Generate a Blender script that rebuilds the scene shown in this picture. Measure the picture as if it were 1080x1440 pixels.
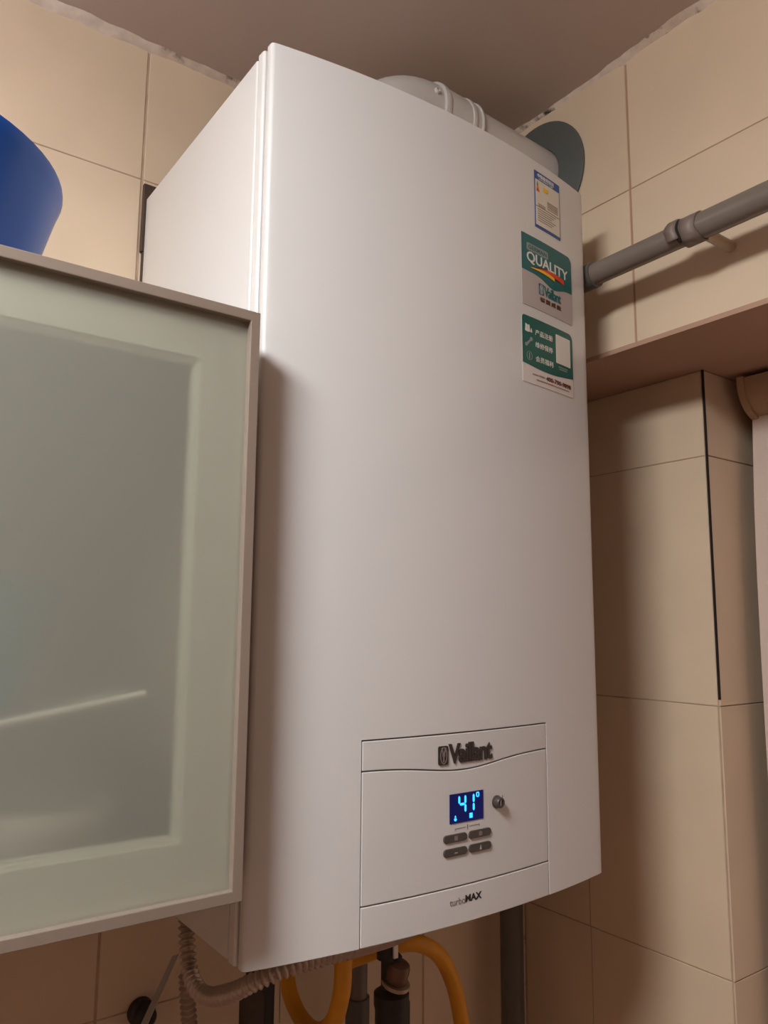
import bpy, bmesh, math, random
from mathutils import Vector, Matrix
random.seed(7)
for o in list(bpy.data.objects): bpy.data.objects.remove(o)
S = bpy.context.scene
COL = S.collection

# ------------------------------------------------------------------ camera
cd = bpy.data.cameras.new('camera'); cam = bpy.data.objects.new('camera', cd); COL.objects.link(cam)
cd.sensor_fit = 'VERTICAL'; cd.sensor_height = 36.0; cd.sensor_width = 27.0
cd.lens = 1091.46 / 1440 * 36.0
cd.clip_start = 0.01
Rr = Vector((0.80813777, -0.58894132, 0.00783991)); Dd = Vector((0.09000424, 0.11032643, -0.98981176)); Ff = Vector((0.5820761, 0.80060989, 0.14216617))
cam.matrix_world = Matrix(((Rr.x, -Dd.x, -Ff.x, -0.299), (Rr.y, -Dd.y, -Ff.y, -0.5956), (Rr.z, -Dd.z, -Ff.z, 0.2738), (0, 0, 0, 1)))
S.camera = cam
# ------------------------------------------------------------------ world, lamp light, exposure
w = bpy.data.worlds.new('world'); S.world = w; w.use_nodes = True
w.node_tree.nodes['Background'].inputs[0].default_value = (0.9, 0.78, 0.68, 1)
w.node_tree.nodes['Background'].inputs[1].default_value = 0.05
LAMP = (-0.76, -0.46, 1.034)
LAMP_COL, LAMP_POW = (0.96, 1.0, 0.99, 1), 56.5      # the glowing dome built at the end is the only light
S.view_settings.view_transform = 'Standard'; S.view_settings.look = 'None'
S.view_settings.exposure = 0.0; S.view_settings.gamma = 1.0; S.view_settings.use_curve_mapping = False

# ------------------------------------------------------------------ materials
def srgb(r, g, b):
    f = lambda c: (c / 255 / 12.92) if c / 255 <= 0.04045 else ((c / 255 + 0.055) / 1.055) ** 2.4
    return (f(r), f(g), f(b), 1)
def mat(name, col, rough=0.5, metal=0.0, var=0.0, scale=8.0, bump=0.0, bscale=60.0, emit=0.0, rnd=0.0, coat=0.0, stain=None, spec=0.5):
    m = bpy.data.materials.new(name); m.use_nodes = True; nt = m.node_tree; N = nt.nodes; L = nt.links
    b = N['Principled BSDF']; b.inputs['Roughness'].default_value = rough; b.inputs['Metallic'].default_value = metal
    b.inputs['Base Color'].default_value = col; b.inputs['Coat Weight'].default_value = coat
    b.inputs['Specular IOR Level'].default_value = spec
    tc = N.new('ShaderNodeTexCoord')
    if var > 0 or rnd > 0 or stain:
        nz = N.new('ShaderNodeTexNoise'); nz.inputs['Scale'].default_value = scale; nz.inputs['Detail'].default_value = 6
        geo = N.new('ShaderNodeNewGeometry'); L.new(geo.outputs['Position'], nz.inputs['Vector'])
        mr = N.new('ShaderNodeMapRange'); mr.inputs[1].default_value = 0.3; mr.inputs[2].default_value = 0.7
        mr.inputs[3].default_value = 1 - var; mr.inputs[4].default_value = 1 + var
        L.new(nz.outputs['Fac'], mr.inputs[0])
        oi = N.new('ShaderNodeObjectInfo'); m2 = N.new('ShaderNodeMapRange')
        m2.inputs[3].default_value = 1 - rnd; m2.inputs[4].default_value = 1 + rnd; L.new(oi.outputs['Random'], m2.inputs[0])
        mu = N.new('ShaderNodeMath'); mu.operation = 'MULTIPLY'; L.new(mr.outputs[0], mu.inputs[0]); L.new(m2.outputs[0], mu.inputs[1])
        vm = N.new('ShaderNodeVectorMath'); vm.operation = 'SCALE'; vm.inputs[0].default_value = col[:3]; L.new(mu.outputs[0], vm.inputs['Scale'])
        outc = vm.outputs[0]
        if stain:
            n2 = N.new('ShaderNodeTexNoise'); n2.inputs['Scale'].default_value = stain[1]; n2.inputs['Detail'].default_value = 8
            L.new(geo.outputs['Position'], n2.inputs['Vector'])
            r2 = N.new('ShaderNodeMapRange'); r2.inputs[1].default_value = stain[2]; r2.inputs[2].default_value = stain[2] + 0.08
            L.new(n2.outputs['Fac'], r2.inputs[0])
            mx = N.new('ShaderNodeMix'); mx.data_type = 'RGBA'; L.new(r2.outputs[0], mx.inputs[0]); L.new(outc, mx.inputs[6]); mx.inputs[7].default_value = stain[0]
            outc = mx.outputs[2]
        L.new(outc, b.inputs['Base Color'])
    if bump > 0:
        nb = N.new('ShaderNodeTexNoise'); nb.inputs['Scale'].default_value = bscale; nb.inputs['Detail'].default_value = 3
        L.new(tc.outputs['Object'], nb.inputs['Vector'])
        bp = N.new('ShaderNodeBump'); bp.inputs['Strength'].default_value = bump; bp.inputs['Distance'].default_value = 0.002
        L.new(nb.outputs['Fac'], bp.inputs['Height']); L.new(bp.outputs[0], b.inputs['Normal'])
    if emit > 0:
        b.inputs['Emission Color'].default_value = col; b.inputs['Emission Strength'].default_value = emit
    return m
M = {}
M['tile'] = mat('glazed beige tile', srgb(219, 195, 169), 0.42, var=0.035, scale=9, bump=0.12, bscale=25, rnd=0.025)
M['grout'] = mat('brown grout', srgb(186, 160, 138), 0.9, var=0.15, scale=30)
M['joint'] = mat('dark open joint', srgb(30, 20, 16), 0.9)
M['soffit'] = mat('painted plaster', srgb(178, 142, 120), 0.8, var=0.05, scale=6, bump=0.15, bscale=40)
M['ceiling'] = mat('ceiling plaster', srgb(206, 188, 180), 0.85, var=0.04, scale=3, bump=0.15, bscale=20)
M['caulk'] = mat('old caulk', srgb(222, 202, 188), 0.7, var=0.12, scale=60, bump=0.5, bscale=120, stain=(srgb(60, 42, 32), 26, 0.60))
M['far_wall'] = mat('plain far wall', srgb(188, 162, 144), 0.6, var=0.03)
M['floor'] = mat('floor tile', srgb(140, 112, 94), 0.5, var=0.06, scale=4)
M['white'] = mat('white coated sheet steel', srgb(218, 214, 213), 0.34, var=0.008, scale=3, coat=0.45)
M['white_in'] = mat('grey white sheet', srgb(196, 188, 184), 0.5, var=0.01)
M['white_plastic'] = mat('white plastic', srgb(212, 207, 205), 0.4, var=0.008)
M['flue'] = mat('white enamelled flue', srgb(206, 200, 196), 0.35, var=0.015, scale=12)
M['rubber'] = mat('grey rubber', srgb(88, 90, 88), 0.5, var=0.05, scale=20)
M['pvc'] = mat('grey plastic pipe', srgb(118, 106, 98), 0.27, var=0.06, scale=18, bump=0.05)
M['pvc_dark'] = mat('dark grey plastic pipe', srgb(92, 88, 84), 0.4, var=0.06, scale=18)
M['tape'] = mat('grey brown tape', srgb(120, 104, 96), 0.5, var=0.1, scale=60, bump=0.4, bscale=90)
M['clip'] = mat('white clip plastic', srgb(190, 170, 150), 0.5, var=0.03)
M['black'] = mat('black print', srgb(26, 20, 20), 0.4, var=0.02)
M['logo'] = mat('dark brown raised lettering', srgb(46, 36, 34), 0.35, var=0.03)
M['button'] = mat('dark grey button plastic', srgb(72, 62, 58), 0.35, var=0.04, scale=40)
M['mark'] = mat('pale button mark', srgb(188, 178, 170), 0.5, var=0.02)
M['grey_mark'] = mat('grey print', srgb(128, 112, 108), 0.5, var=0.02)
M['alu'] = mat('brushed champagne aluminium', srgb(168, 152, 140), 0.36, metal=0.45, var=0.02, scale=40)
M['inner_alu'] = mat('pale satin aluminium', srgb(236, 235, 224), 0.5, metal=0.1, var=0.015, scale=30)
M['carcass'] = mat('white laminate', srgb(188, 176, 162), 0.5, var=0.015)
M['blue'] = mat('blue glossy plastic', srgb(2, 80, 176), 0.3, var=0.05, scale=10, spec=0.35)
M['teal'] = mat('teal glazed', srgb(10, 118, 128), 0.3, var=0.04)
M['china'] = mat('white china', srgb(232, 226, 216), 0.2, var=0.01)
M['tray'] = mat('pale enamel tray', srgb(226, 224, 212), 0.35, var=0.01)
M['brown_glass'] = mat('brown ceramic', srgb(160, 110, 78), 0.35, var=0.05)
M['steel'] = mat('stainless corrugated steel', srgb(186, 166, 154), 0.32, metal=0.65, var=0.06, scale=60)
M['yellow'] = mat('yellow gas hose coating', srgb(222, 150, 22), 0.45, var=0.07, scale=30)
M['brass'] = mat('tarnished brass', srgb(120, 92, 78), 0.4, metal=0.6, var=0.1, scale=50)
M['dark'] = mat('black rubber insulation', srgb(42, 34, 32), 0.55, var=0.1, scale=40, bump=0.2)
M['bracket'] = mat('dark steel bracket', srgb(70, 52, 42), 0.6, var=0.15, scale=40)
M['strap'] = mat('translucent plastic strap', srgb(206, 200, 198), 0.4, var=0.03)
M['cassette'] = mat('beige blind cassette', srgb(178, 146, 118), 0.5, var=0.03, scale=20)
M['fabric'] = mat('cream blind fabric', srgb(212, 190, 178), 0.85, var=0.02, scale=30, bump=0.3, bscale=500)
M['lamp_body'] = mat('lamp body', srgb(225, 222, 215), 0.4, var=0.01)
M['lamp_glow'] = mat('lamp diffuser', LAMP_COL, 0.5, emit=LAMP_POW)
M['s_teal'] = mat('teal print', srgb(12, 98, 100), 0.4, var=0.03, scale=30)
M['s_teal2'] = mat('deep teal green print', srgb(8, 92, 84), 0.4, var=0.03, scale=30)
M['s_grey'] = mat('silver grey print', srgb(186, 174, 172), 0.45, var=0.01)
M['s_white'] = mat('white print', srgb(228, 222, 216), 0.45, var=0.01)
M['s_cream'] = mat('cream print', srgb(222, 214, 198), 0.45, var=0.02)
M['s_blue'] = mat('blue print', srgb(30, 78, 150), 0.4, var=0.02)
M['s_pill'] = mat('grey pill print', srgb(140, 148, 148), 0.45, var=0.01)
M['s_red'] = mat('red print', srgb(226, 60, 24), 0.4, var=0.02)
M['s_yellow'] = mat('yellow print', srgb(244, 190, 30), 0.4, var=0.02)
M['s_green'] = mat('green print', srgb(70, 150, 70), 0.4, var=0.02)
M['s_orange'] = mat('orange print', srgb(236, 130, 30), 0.4, var=0.02)
M['s_brown'] = mat('brown print', srgb(92, 50, 40), 0.4, var=0.02)
M['s_black'] = mat('black swoosh print', srgb(18, 22, 24), 0.4, var=0.02)
M['s_line'] = mat('grey text lines print', srgb(150, 128, 120), 0.5, var=0.02)
M['s_clear'] = mat('sticker film', srgb(222, 210, 206), 0.4, var=0.01)
M['lcd'] = mat('lit blue display', (0.002, 0.004, 0.060, 1), 0.3, emit=0.7, spec=0.2)
M['lcd_on'] = mat('lit cyan segment', (0.02, 0.36, 1.0, 1), 0.3, emit=2.2)
def frosted():
    m = bpy.data.materials.new('frosted glass'); m.use_nodes = True; nt = m.node_tree; N = nt.nodes; L = nt.links
    b = N['Principled BSDF']; b.inputs['Base Color'].default_value = (0.88, 0.87, 0.825, 1); b.inputs['Transmission Weight'].default_value = 1.0
    b.inputs['Roughness'].default_value = 0.30; b.inputs['IOR'].default_value = 1.3
    d = N.new('ShaderNodeBsdfDiffuse'); d.inputs['Color'].default_value = (0.53, 0.52, 0.46, 1)
    tr_ = N.new('ShaderNodeBsdfTransparent'); tr_.inputs['Color'].default_value = (0.91, 0.90, 0.86, 1)
    m1 = N.new('ShaderNodeMixShader'); m1.inputs[0].default_value = 0.45; L.new(b.outputs[0], m1.inputs[1]); L.new(tr_.outputs[0], m1.inputs[2])
    mx = N.new('ShaderNodeMixShader'); mx.inputs[0].default_value = 0.27
    L.new(m1.outputs[0], mx.inputs[1]); L.new(d.outputs[0], mx.inputs[2]); L.new(mx.outputs[0], N['Material Output'].inputs['Surface'])
    return m
M['glass'] = frosted()

# ------------------------------------------------------------------ helpers
def tag(o, label=None, cat=None, group=None, kind=None):
    if label: o['label'] = label
    if cat: o['category'] = cat
    if group: o['group'] = group
    if kind: o['kind'] = kind
    return o
def thing(name, loc, label, cat, group=None):
    o = bpy.data.objects.new(name, None); o.empty_display_size = 0.05; o.location = loc; COL.objects.link(o)
    return tag(o, label, cat, group)
def wloc(o):
    v = Vector(o.location)
    while o.parent: o = o.parent; v += Vector(o.location)
    return v
def obj(name, bm, m, parent=None, origin=None, smooth=False, label=None):
    """mesh given in world coordinates; origin is where its local zero goes"""
    me = bpy.data.meshes.new(name)
    base = wloc(parent) if parent else Vector((0, 0, 0))
    org = Vector(origin) if origin else base
    bmesh.ops.translate(bm, verts=bm.verts, vec=-org)
    bmesh.ops.recalc_face_normals(bm, faces=bm.faces)
    if smooth:
        for f in bm.faces: f.smooth = True
        for e in bm.edges:
            if len(e.link_faces) == 2 and e.calc_face_angle(0) > math.radians(38): e.smooth = False
    bm.to_mesh(me); bm.free(); me.materials.append(m)
    o = bpy.data.objects.new(name, me); COL.objects.link(o)
    if parent: o.parent = parent
    o.location = org - base
    if label: o['label'] = label
    return o
def bevel(o, w=0.001, seg=2, ang=35):
    b = o.modifiers.new('bevel', 'BEVEL'); b.width = w; b.segments = seg; b.limit_method = 'ANGLE'; b.angle_limit = math.radians(ang); return o
def box(bm, x0, x1, y0, y1, z0, z1):
    v = [bm.verts.new(p) for p in ((x0, y0, z0), (x1, y0, z0), (x1, y1, z0), (x0, y1, z0), (x0, y0, z1), (x1, y0, z1), (x1, y1, z1), (x0, y1, z1))]
    for f in ((0, 3, 2, 1), (4, 5, 6, 7), (0, 1, 5, 4), (1, 2, 6, 5), (2, 3, 7, 6), (3, 0, 4, 7)): bm.faces.new([v[i] for i in f])
    return v
def bx(*a):
    bm = bmesh.new(); box(bm, *a); return bm
def prism(bm, pts, vec):
    a = [bm.verts.new(p) for p in pts]; b = [bm.verts.new(Vector(p) + Vector(vec)) for p in pts]
    n = len(a); bm.faces.new(a); bm.faces.new(b[::-1])
    for i in range(n): bm.faces.new([a[i], b[i], b[(i + 1) % n], a[(i + 1) % n]])
def frame_of(axis):
    a = Vector(axis).normalized(); u = a.orthogonal().normalized(); return a, u, a.cross(u)
def lathe(bm, c, axis, prof, n=40, closed=False):
    """prof: (radius, height along axis)"""
    a, u, v = frame_of(axis); c = Vector(c); rings = []
    for r, h in prof:
        if r < 1e-6: rings.append([bm.verts.new(c + a * h)])
        else: rings.append([bm.verts.new(c + a * h + (u * math.cos(2 * math.pi * k / n) + v * math.sin(2 * math.pi * k / n)) * r) for k in range(n)])
    prs = list(zip(rings, rings[1:])) + ([(rings[-1], rings[0])] if closed else [])
    for A, B in prs:
        for k in range(n):
            k2 = (k + 1) % n
            q = [A[k % len(A)], A[k2 % len(A)], B[k2 % len(B)], B[k % len(B)]]
            q2 = []
            for t in q:
                if t not in q2: q2.append(t)
            if len(q2) > 2: bm.faces.new(q2)
def spline(pts, n=12):
    P = [Vector(p) for p in pts]; P = [2 * P[0] - P[1]] + P + [2 * P[-1] - P[-2]]; out = []
    for i in range(1, len(P) - 2):
        a, b, c, d = P[i - 1:i + 3]
        for k in range(n):
            t = k / n
            out.append(0.5 * (2 * b + (c - a) * t + (2 * a - 5 * b + 4 * c - d) * t * t + (3 * b - a - 3 * c + d) * t ** 3))
    out.append(P[-2]); return out
def resample(pts, step):
    out = [pts[0]]; acc = 0; last = pts[0]
    for p in pts[1:]:
        d = (p - last).length
        while acc + d >= step and d > 1e-9:
            t = (step - acc) / d; last = last.lerp(p, t); out.append(last); d = (p - last).length; acc = 0
        acc += d; last = p
    out.append(pts[-1]); return out
def tube(bm, pts, rad, n=20, cap=True):
    P = [Vector(p) for p in pts]; rf = rad if callable(rad) else (lambda s, i: rad)
    t0 = (P[1] - P[0]).normalized(); u = t0.orthogonal().normalized(); s = 0; rings = []
    for i, p in enumerate(P):
        t = (P[min(i + 1, len(P) - 1)] - P[max(i - 1, 0)]).normalized()
        u = (u - t * u.dot(t)).normalized(); v = t.cross(u)
        if i: s += (P[i] - P[i - 1]).length
        r = rf(s, i)
        rings.append([bm.verts.new(p + (u * math.cos(2 * math.pi * k / n) + v * math.sin(2 * math.pi * k / n)) * r) for k in range(n)])
    for A, B in zip(rings, rings[1:]):
        for k in range(n): bm.faces.new([A[k], A[(k + 1) % n], B[(k + 1) % n], B[k]])
    if cap: bm.faces.new(rings[0][::-1]); bm.faces.new(rings[-1])
def corrugated(bm, pts, r, pitch=0.0052, depth=0.0016, n=20):
    P = resample(spline(pts, 40), pitch / 8)
    tube(bm, P, lambda s, i: r - depth * (0.5 - 0.5 * math.cos(2 * math.pi * s / pitch)), n)

# ------------------------------------------------------------------ the setting
CEIL, FLOOR, TW, TH, G = 1.034, -1.45, 0.235, 0.337, 0.0007
ZJ = 0.843
tile_cache = {}
def tile_mesh(w_, h_, axis, sgn):
    k = (round(w_, 4), round(h_, 4), axis, sgn)
    if k not in tile_cache:
        bm = bmesh.new(); t, c = 0.0014, 0.0006
        a, b = w_ / 2 - G, h_ / 2 - G
        lo = [(-a, -b), (a, -b), (a, b), (-a, b)]; hi = [(-a + c, -b + c), (a - c, -b + c), (a - c, b - c), (-a + c, b - c)]
        def P(u, v, d): return (u, sgn * d, v) if axis == 'y' else (sgn * d, u, v)
        A = [bm.verts.new(P(u, v, 0)) for u, v in lo]; B = [bm.verts.new(P(u, v, t - c)) for u, v in lo]; Cc = [bm.verts.new(P(u, v, t)) for u, v in hi]
        for X, Y in ((A, B), (B, Cc)):
            for i in range(4): bm.faces.new([X[i], X[(i + 1) % 4], Y[(i + 1) % 4], Y[i]])
        bm.faces.new(Cc); bmesh.ops.recalc_face_normals(bm, faces=bm.faces)
        me = bpy.data.meshes.new('tile'); bm.to_mesh(me); bm.free(); me.materials.append(M['tile']); tile_cache[k] = me
    return tile_cache[k]
def tiles(wall, axis, plane, sgn, u0, u1, z0, z1, uj):
    """fill a rectangle of the wall with tiles; uj is one vertical joint, ZJ one horizontal joint"""
    us = [u0] + [uj + i * TW for i in range(-40, 41) if u0 + 0.004 < uj + i * TW < u1 - 0.004] + [u1]
    zs = [z0] + [ZJ + i * TH for i in range(-20, 20) if z0 + 0.004 < ZJ + i * TH < z1 - 0.004] + [z1]
    for ua, ub in zip(us, us[1:]):
        for za, zb in zip(zs, zs[1:]):
            o = bpy.data.objects.new('tile', tile_mesh(ub - ua, zb - za, axis, sgn)); COL.objects.link(o); o.parent = wall
            u, z = (ua + ub) / 2, (za + zb) / 2
            p = Vector((u, plane, z)) if axis == 'y' else Vector((plane, u, z))
            jit = random.uniform(-0.0004, 0.0004)
            if axis == 'y': p.y += jit
            else: p.x += jit
            o.location = p
def struct(name, bm, m): return tag(obj(name, bm, m), kind='structure')
wb = struct('wall_back', bx(-1.9, 0.9, 0.352, 0.45, FLOOR, CEIL), M['grout'])
tiles(wb, 'y', 0.352, -1, -0.005 - 8 * TW, -0.005, FLOOR, CEIL, -0.005)
tiles(wb, 'y', 0.352, -1, -0.003, 0.465, FLOOR, CEIL, -0.005)
tiles(wb, 'y', 0.352, -1, 0.467, 0.673, FLOOR, 0.628, 0.0)
tiles(wb, 'y', 0.352, -1, 0.467, 0.520, 0.628, CEIL, 0.0)
# beam on the right: tiled side, plastered underside
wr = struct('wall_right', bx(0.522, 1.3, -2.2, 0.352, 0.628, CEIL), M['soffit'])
tiles(wr, 'x', 0.522, -1, -0.013, 0.35, 0.632, CEIL, -0.013)
tiles(wr, 'x', 0.522, -1, -0.013 - 9 * TW, -0.015, 0.632, CEIL, -0.013)
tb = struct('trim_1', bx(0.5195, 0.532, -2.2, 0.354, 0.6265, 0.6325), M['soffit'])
# pier below the beam
wp = struct('wall_pier', bx(0.675, 0.84, -0.010, 0.352, FLOOR, 0.628), M['grout'])
tiles(wp, 'x', 0.675, -1, -0.0085, 0.213, FLOOR, 0.628, 0.213)
tiles(wp, 'x', 0.675, -1, 0.213, 0.35, FLOOR, 0.628, 0.213)
tiles(wp, 'y', -0.010, -1, 0.6736, 0.84, FLOOR, 0.628, 0.84)
# open dark joint at the pier's corner between z .177 and .628
jb = tag(obj('trim_2', bx(0.6729, 0.6757, -0.0122, -0.0098, 0.178, 0.628), M['joint']), kind='structure')
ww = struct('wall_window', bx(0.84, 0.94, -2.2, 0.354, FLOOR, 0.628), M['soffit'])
wl = struct('wall_left', bx(-2.0, -1.9, -2.2, 0.45, FLOOR, CEIL), M['far_wall'])
wf = struct('wall_front', bx(-2.0, 1.3, -2.3, -2.2, FLOOR, CEIL), M['far_wall'])
fl = struct('floor', bx(-2.0, 1.3, -2.3, 0.45, FLOOR - 0.1, FLOOR), M['floor'])
ce = struct('ceiling', bx(-2.0, 1.3, -2.3, 0.45, CEIL, CEIL + 0.1), M['ceiling'])
def caulk(name, p0, p1, din, n=90):
    bm = bmesh.new(); p0 = Vector(p0); p1 = Vector(p1); rng = random.Random(name); din = Vector(din); prev = None
    a = b = 0.010
    for i in range(n + 1):
        a = max(0.006, min(0.014, a + rng.uniform(-0.0022, 0.0022))); b = max(0.006, min(0.014, b + rng.uniform(-0.002, 0.002)))
        p = p0.lerp(p1, i / n)
        ring = [bm.verts.new(p), bm.verts.new(p + din * a), bm.verts.new(p + din * a * 0.55 + Vector((0, 0, -b * 0.5))), bm.verts.new(p + Vector((0, 0, -b)))]
        if prev:
            for k in range(4): bm.faces.new([prev[k], prev[(k + 1) % 4], ring[(k + 1) % 4], ring[k]])
        prev = ring
    o = obj(name, bm, M['caulk'], smooth=True); return tag(o, kind='structure')
caulk('trim_3', (-1.9, 0.352, CEIL + 0.0005), (0.522, 0.352, CEIL + 0.0005), (0, -1, 0), 240)
caulk('trim_4', (0.522, 0.352, CEIL + 0.0005), (0.522, -2.2, CEIL + 0.0005), (-1, 0, 0), 260)
bm = bmesh.new(); tube(bm, [(0.668, 0.348, FLOOR), (0.668, 0.348, 0.627)], 0.005, 8)
tag(obj('trim_5', bm, M['caulk']), kind='structure')

# ------------------------------------------------------------------ boiler
BZ = 0.813
def ys(x): return -0.022 * (1 - min(1.0, abs((x - 0.22) / 0.22)) ** 2)
def nrm(x):
    d = -0.022 * (-2 * (x - 0.22) / 0.22 ** 2)
    return Vector((d, -1, 0)).normalized()
def onface(x, z, off=0.0):
    return Vector((x, ys(x), z)) + nrm(x) * off
boiler = thing('wall_boiler', (0.22, 0.17, 0), 'tall white wall hung boiler with bowed front and lit blue display', 'boiler')
# casing with grooved front corners
def profile_body():
    L = [(0.0, 0.342), (0.0, 0.031), (0.004, 0.029)]
    return L + [(0.44 - x, y) for x, y in L[::-1]]
bm = bmesh.new(); prism(bm, [(x, y, 0.0) for x, y in profile_body()], (0, 0, BZ)); bevel(obj('casing', bm, M['white'], boiler), 0.001)
bm = bmesh.new(); box(bm, 0.006, 0.434, 0.0, 0.031, 0.002, BZ - 0.002); obj('chassis', bm, M['white_in'], boiler)
for s in (0, 1):                                     # vertical ridge beside each front corner
    bm = bmesh.new(); px = [(0.006, 0.0255), (-0.0005, 0.0255), (-0.0015, 0.024), (-0.0012, 0.0155), (0.0005, 0.0135), (0.006, 0.0135)]
    if s: px = [(0.44 - x, y) for x, y in px]
    prism(bm, [(x, y, 0.0) for x, y in px], (0, 0, BZ)); bevel(obj('corner_strip', bm, M['white'], boiler), 0.0008)
PX0, PX1, PZ1 = 0.1005, 0.3362, 0.1718
cols = [(0.005, 0.0105), (0.0012, 0.0105), (0.0, 0.0085), (0.0, 0.003), (0.0008, 0.0006)]
cols += [(x, ys(x)) for x in [0.004, 0.01, 0.02, 0.035, 0.05, 0.07, 0.085, PX0] + [PX0 + (PX1 - PX0) * i / 20 for i in range(1, 20)] + [PX1, 0.35, 0.365, 0.38, 0.395, 0.41, 0.42, 0.43, 0.436]]
cols += [(0.4392, 0.0006), (0.44, 0.003), (0.44, 0.0085), (0.4388, 0.0105), (0.435, 0.0105)]
rows = [0.0, PZ1, PZ1 + 0.002, PZ1 + 0.006, 0.33, 0.49, 0.65, BZ]
bm = bmesh.new(); V = [[bm.verts.new((x, y, z)) for (x, y) in cols] for z in rows]
for j in range(len(rows) - 1):
    for i in range(len(cols) - 1):
        xm = (cols[i][0] + cols[i + 1][0]) / 2
        if j == 0 and PX0 < xm < PX1 and cols[i][1] < 0.0005: continue
        bm.faces.new([V[j][i], V[j][i + 1], V[j + 1][i + 1], V[j + 1][i]])
for v in [v for v in bm.verts if not v.link_faces]: bm.verts.remove(v)
fc = obj('front_cover', bm, M['white'], boiler, smooth=True)
sm = fc.modifiers.new('solid', 'SOLIDIFY'); sm.thickness = 0.004; sm.offset = -1
bevel(fc, 0.0007, 2, 50); fc.modifiers.new('wn', 'WEIGHTED_NORMAL')
def zdiv(x): return 0.1452 - 0.0084 * math.exp(-((x - 0.214) / 0.060) ** 2)
def slab(name, x0, x1, zlo, zhi, m, parent, off=0.0, th=0.004, n=30, bev=0.0009, label=None):
    """curved slab lying on the bowed front between two height curves"""
    bm = bmesh.new(); zl = zlo if callable(zlo) else (lambda x: zlo); zh = zhi if callable(zhi) else (lambda x: zhi)
    F, Bk = [], []
    for i in range(n + 1):
        x = x0 + (x1 - x0) * i / n
        F.append((bm.verts.new(onface(x, zl(x), off)), bm.verts.new(onface(x, zh(x), off))))
        Bk.append((bm.verts.new(onface(x, zl(x), off - th)), bm.verts.new(onface(x, zh(x), off - th))))
    for i in range(n):
        bm.faces.new([F[i][0], F[i + 1][0], F[i + 1][1], F[i][1]]); bm.faces.new([Bk[i][0], Bk[i][1], Bk[i + 1][1], Bk[i + 1][0]])
        bm.faces.new([F[i][1], F[i + 1][1], Bk[i + 1][1], Bk[i][1]]); bm.faces.new([F[i][0], Bk[i][0], Bk[i + 1][0], F[i + 1][0]])
    for i in (0, n): bm.faces.new([F[i][0], F[i][1], Bk[i][1], Bk[i][0]])
    o = obj(name, bm, m, parent, smooth=True, label=label)
    if bev: bevel(o, bev, 2, 50); o.modifiers.new('wn', 'WEIGHTED_NORMAL')
    return o
g = 0.0009
logo_panel = slab('logo_panel', PX0 + g, PX1 - g, lambda x: zdiv(x) + 0.0005, PZ1 - 0.0012, M['white_plastic'], boiler)
flap = slab('control_flap', PX0 + g, PX1 - g, 0.0335, lambda x: zdiv(x) - 0.0005, M['white_plastic'], boiler)
low = slab('lower_panel', PX0 + g, PX1 - g, 0.0, 0.0325, M['white_plastic'], boiler)
# flat shapes and text on the bowed front
def sliced(bm, step=0.004):
    xs = [v.co.x for v in bm.verts]; x = math.ceil(min(xs) / step) * step
    while x < max(xs):
        bmesh.ops.bisect_plane(bm, geom=bm.verts[:] + bm.edges[:] + bm.faces[:], plane_co=(x, 0, 0), plane_no=(1, 0, 0), dist=1e-7); x += step
def mapped(name, polys, m, parent, off, th, label):
    bm = bmesh.new()
    for pts in polys: bm.faces.new([bm.verts.new((x, off, z)) for x, z in pts])
    sliced(bm)
    r = bmesh.ops.extrude_face_region(bm, geom=bm.faces[:])
    for v in [g_ for g_ in r['geom'] if isinstance(g_, bmesh.types.BMVert)]: v.co.y = off - th
    for v in bm.verts: v.co = onface(v.co.x, v.co.z, v.co.y)
    return obj(name, bm, m, parent, label=label)
def shape(name, pts, m, parent, off=0.0006, th=0.0005, label=None):
    return mapped(name, [pts], m, parent, off, th, label)
def rr(x0, x1, z0, z1, r=(0.001,) * 4, k=5):
    """rounded rectangle, radii: bottom left, bottom right, top right, top left"""
    if not isinstance(r, (tuple, list)): r = (r,) * 4
    out = []
    for cx, cz, a0, q in ((x0, z0, 180, r[0]), (x1, z0, 270, r[1]), (x1, z1, 0, r[2]), (x0, z1, 90, r[3])):
        sx = cx + (q if cx == x0 else -q); sz = cz + (q if cz == z0 else -q)
        if q <= 0: out.append((cx, cz)); continue
        for i in range(k + 1):
            a = math.radians(a0 + 90 * i / k); out.append((sx + q * math.cos(a), sz + q * math.sin(a)))
    return out
def multi(name, polys, m, parent, off=0.0009, th=0.0003, label=None):
    return mapped(name, polys, m, parent, off, th, label)
def text(name, s, x0, x1, z0, z1, m, parent, off=0.0009, fat=0.0, sp=1.0, th=0.0004, label=None, shear=0.0):
    cu = bpy.data.curves.new('t', 'FONT'); cu.body = s; cu.size = 1.0; cu.offset = fat; cu.space_character = sp; cu.extrude = 0.01; cu.shear = shear
    cu.resolution_u = 4
    to = bpy.data.objects.new('t', cu); COL.objects.link(to)
    dg = bpy.context.evaluated_depsgraph_get(); dg.update()
    me = bpy.data.meshes.new_from_object(to.evaluated_get(dg)); bpy.data.objects.remove(to)
    xs = [v.co.x for v in me.vertices]; zs = [v.co.y for v in me.vertices]
    ax, bx_, az, bz = min(xs), max(xs), min(zs), max(zs)
    base = wloc(parent)
    tb_ = bmesh.new(); tb_.from_mesh(me); sliced(tb_, (bx_ - ax) / max(4, round((x1 - x0) / 0.004))); tb_.to_mesh(me); tb_.free()
    for v in me.vertices:
        x = x0 + (v.co.x - ax) / (bx_ - ax) * (x1 - x0); z = z0 + (v.co.y - az) / (bz - az) * (z1 - z0)
        v.co = onface(x, z, off if v.co.z > 0 else off - th) - base
    me.flip_normals() if False else None
    me.name = name; me.materials.clear(); me.materials.append(m)
    o = bpy.data.objects.new(name, me); COL.objects.link(o); o.parent = parent
    if label: o['label'] = label
    return o
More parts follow.
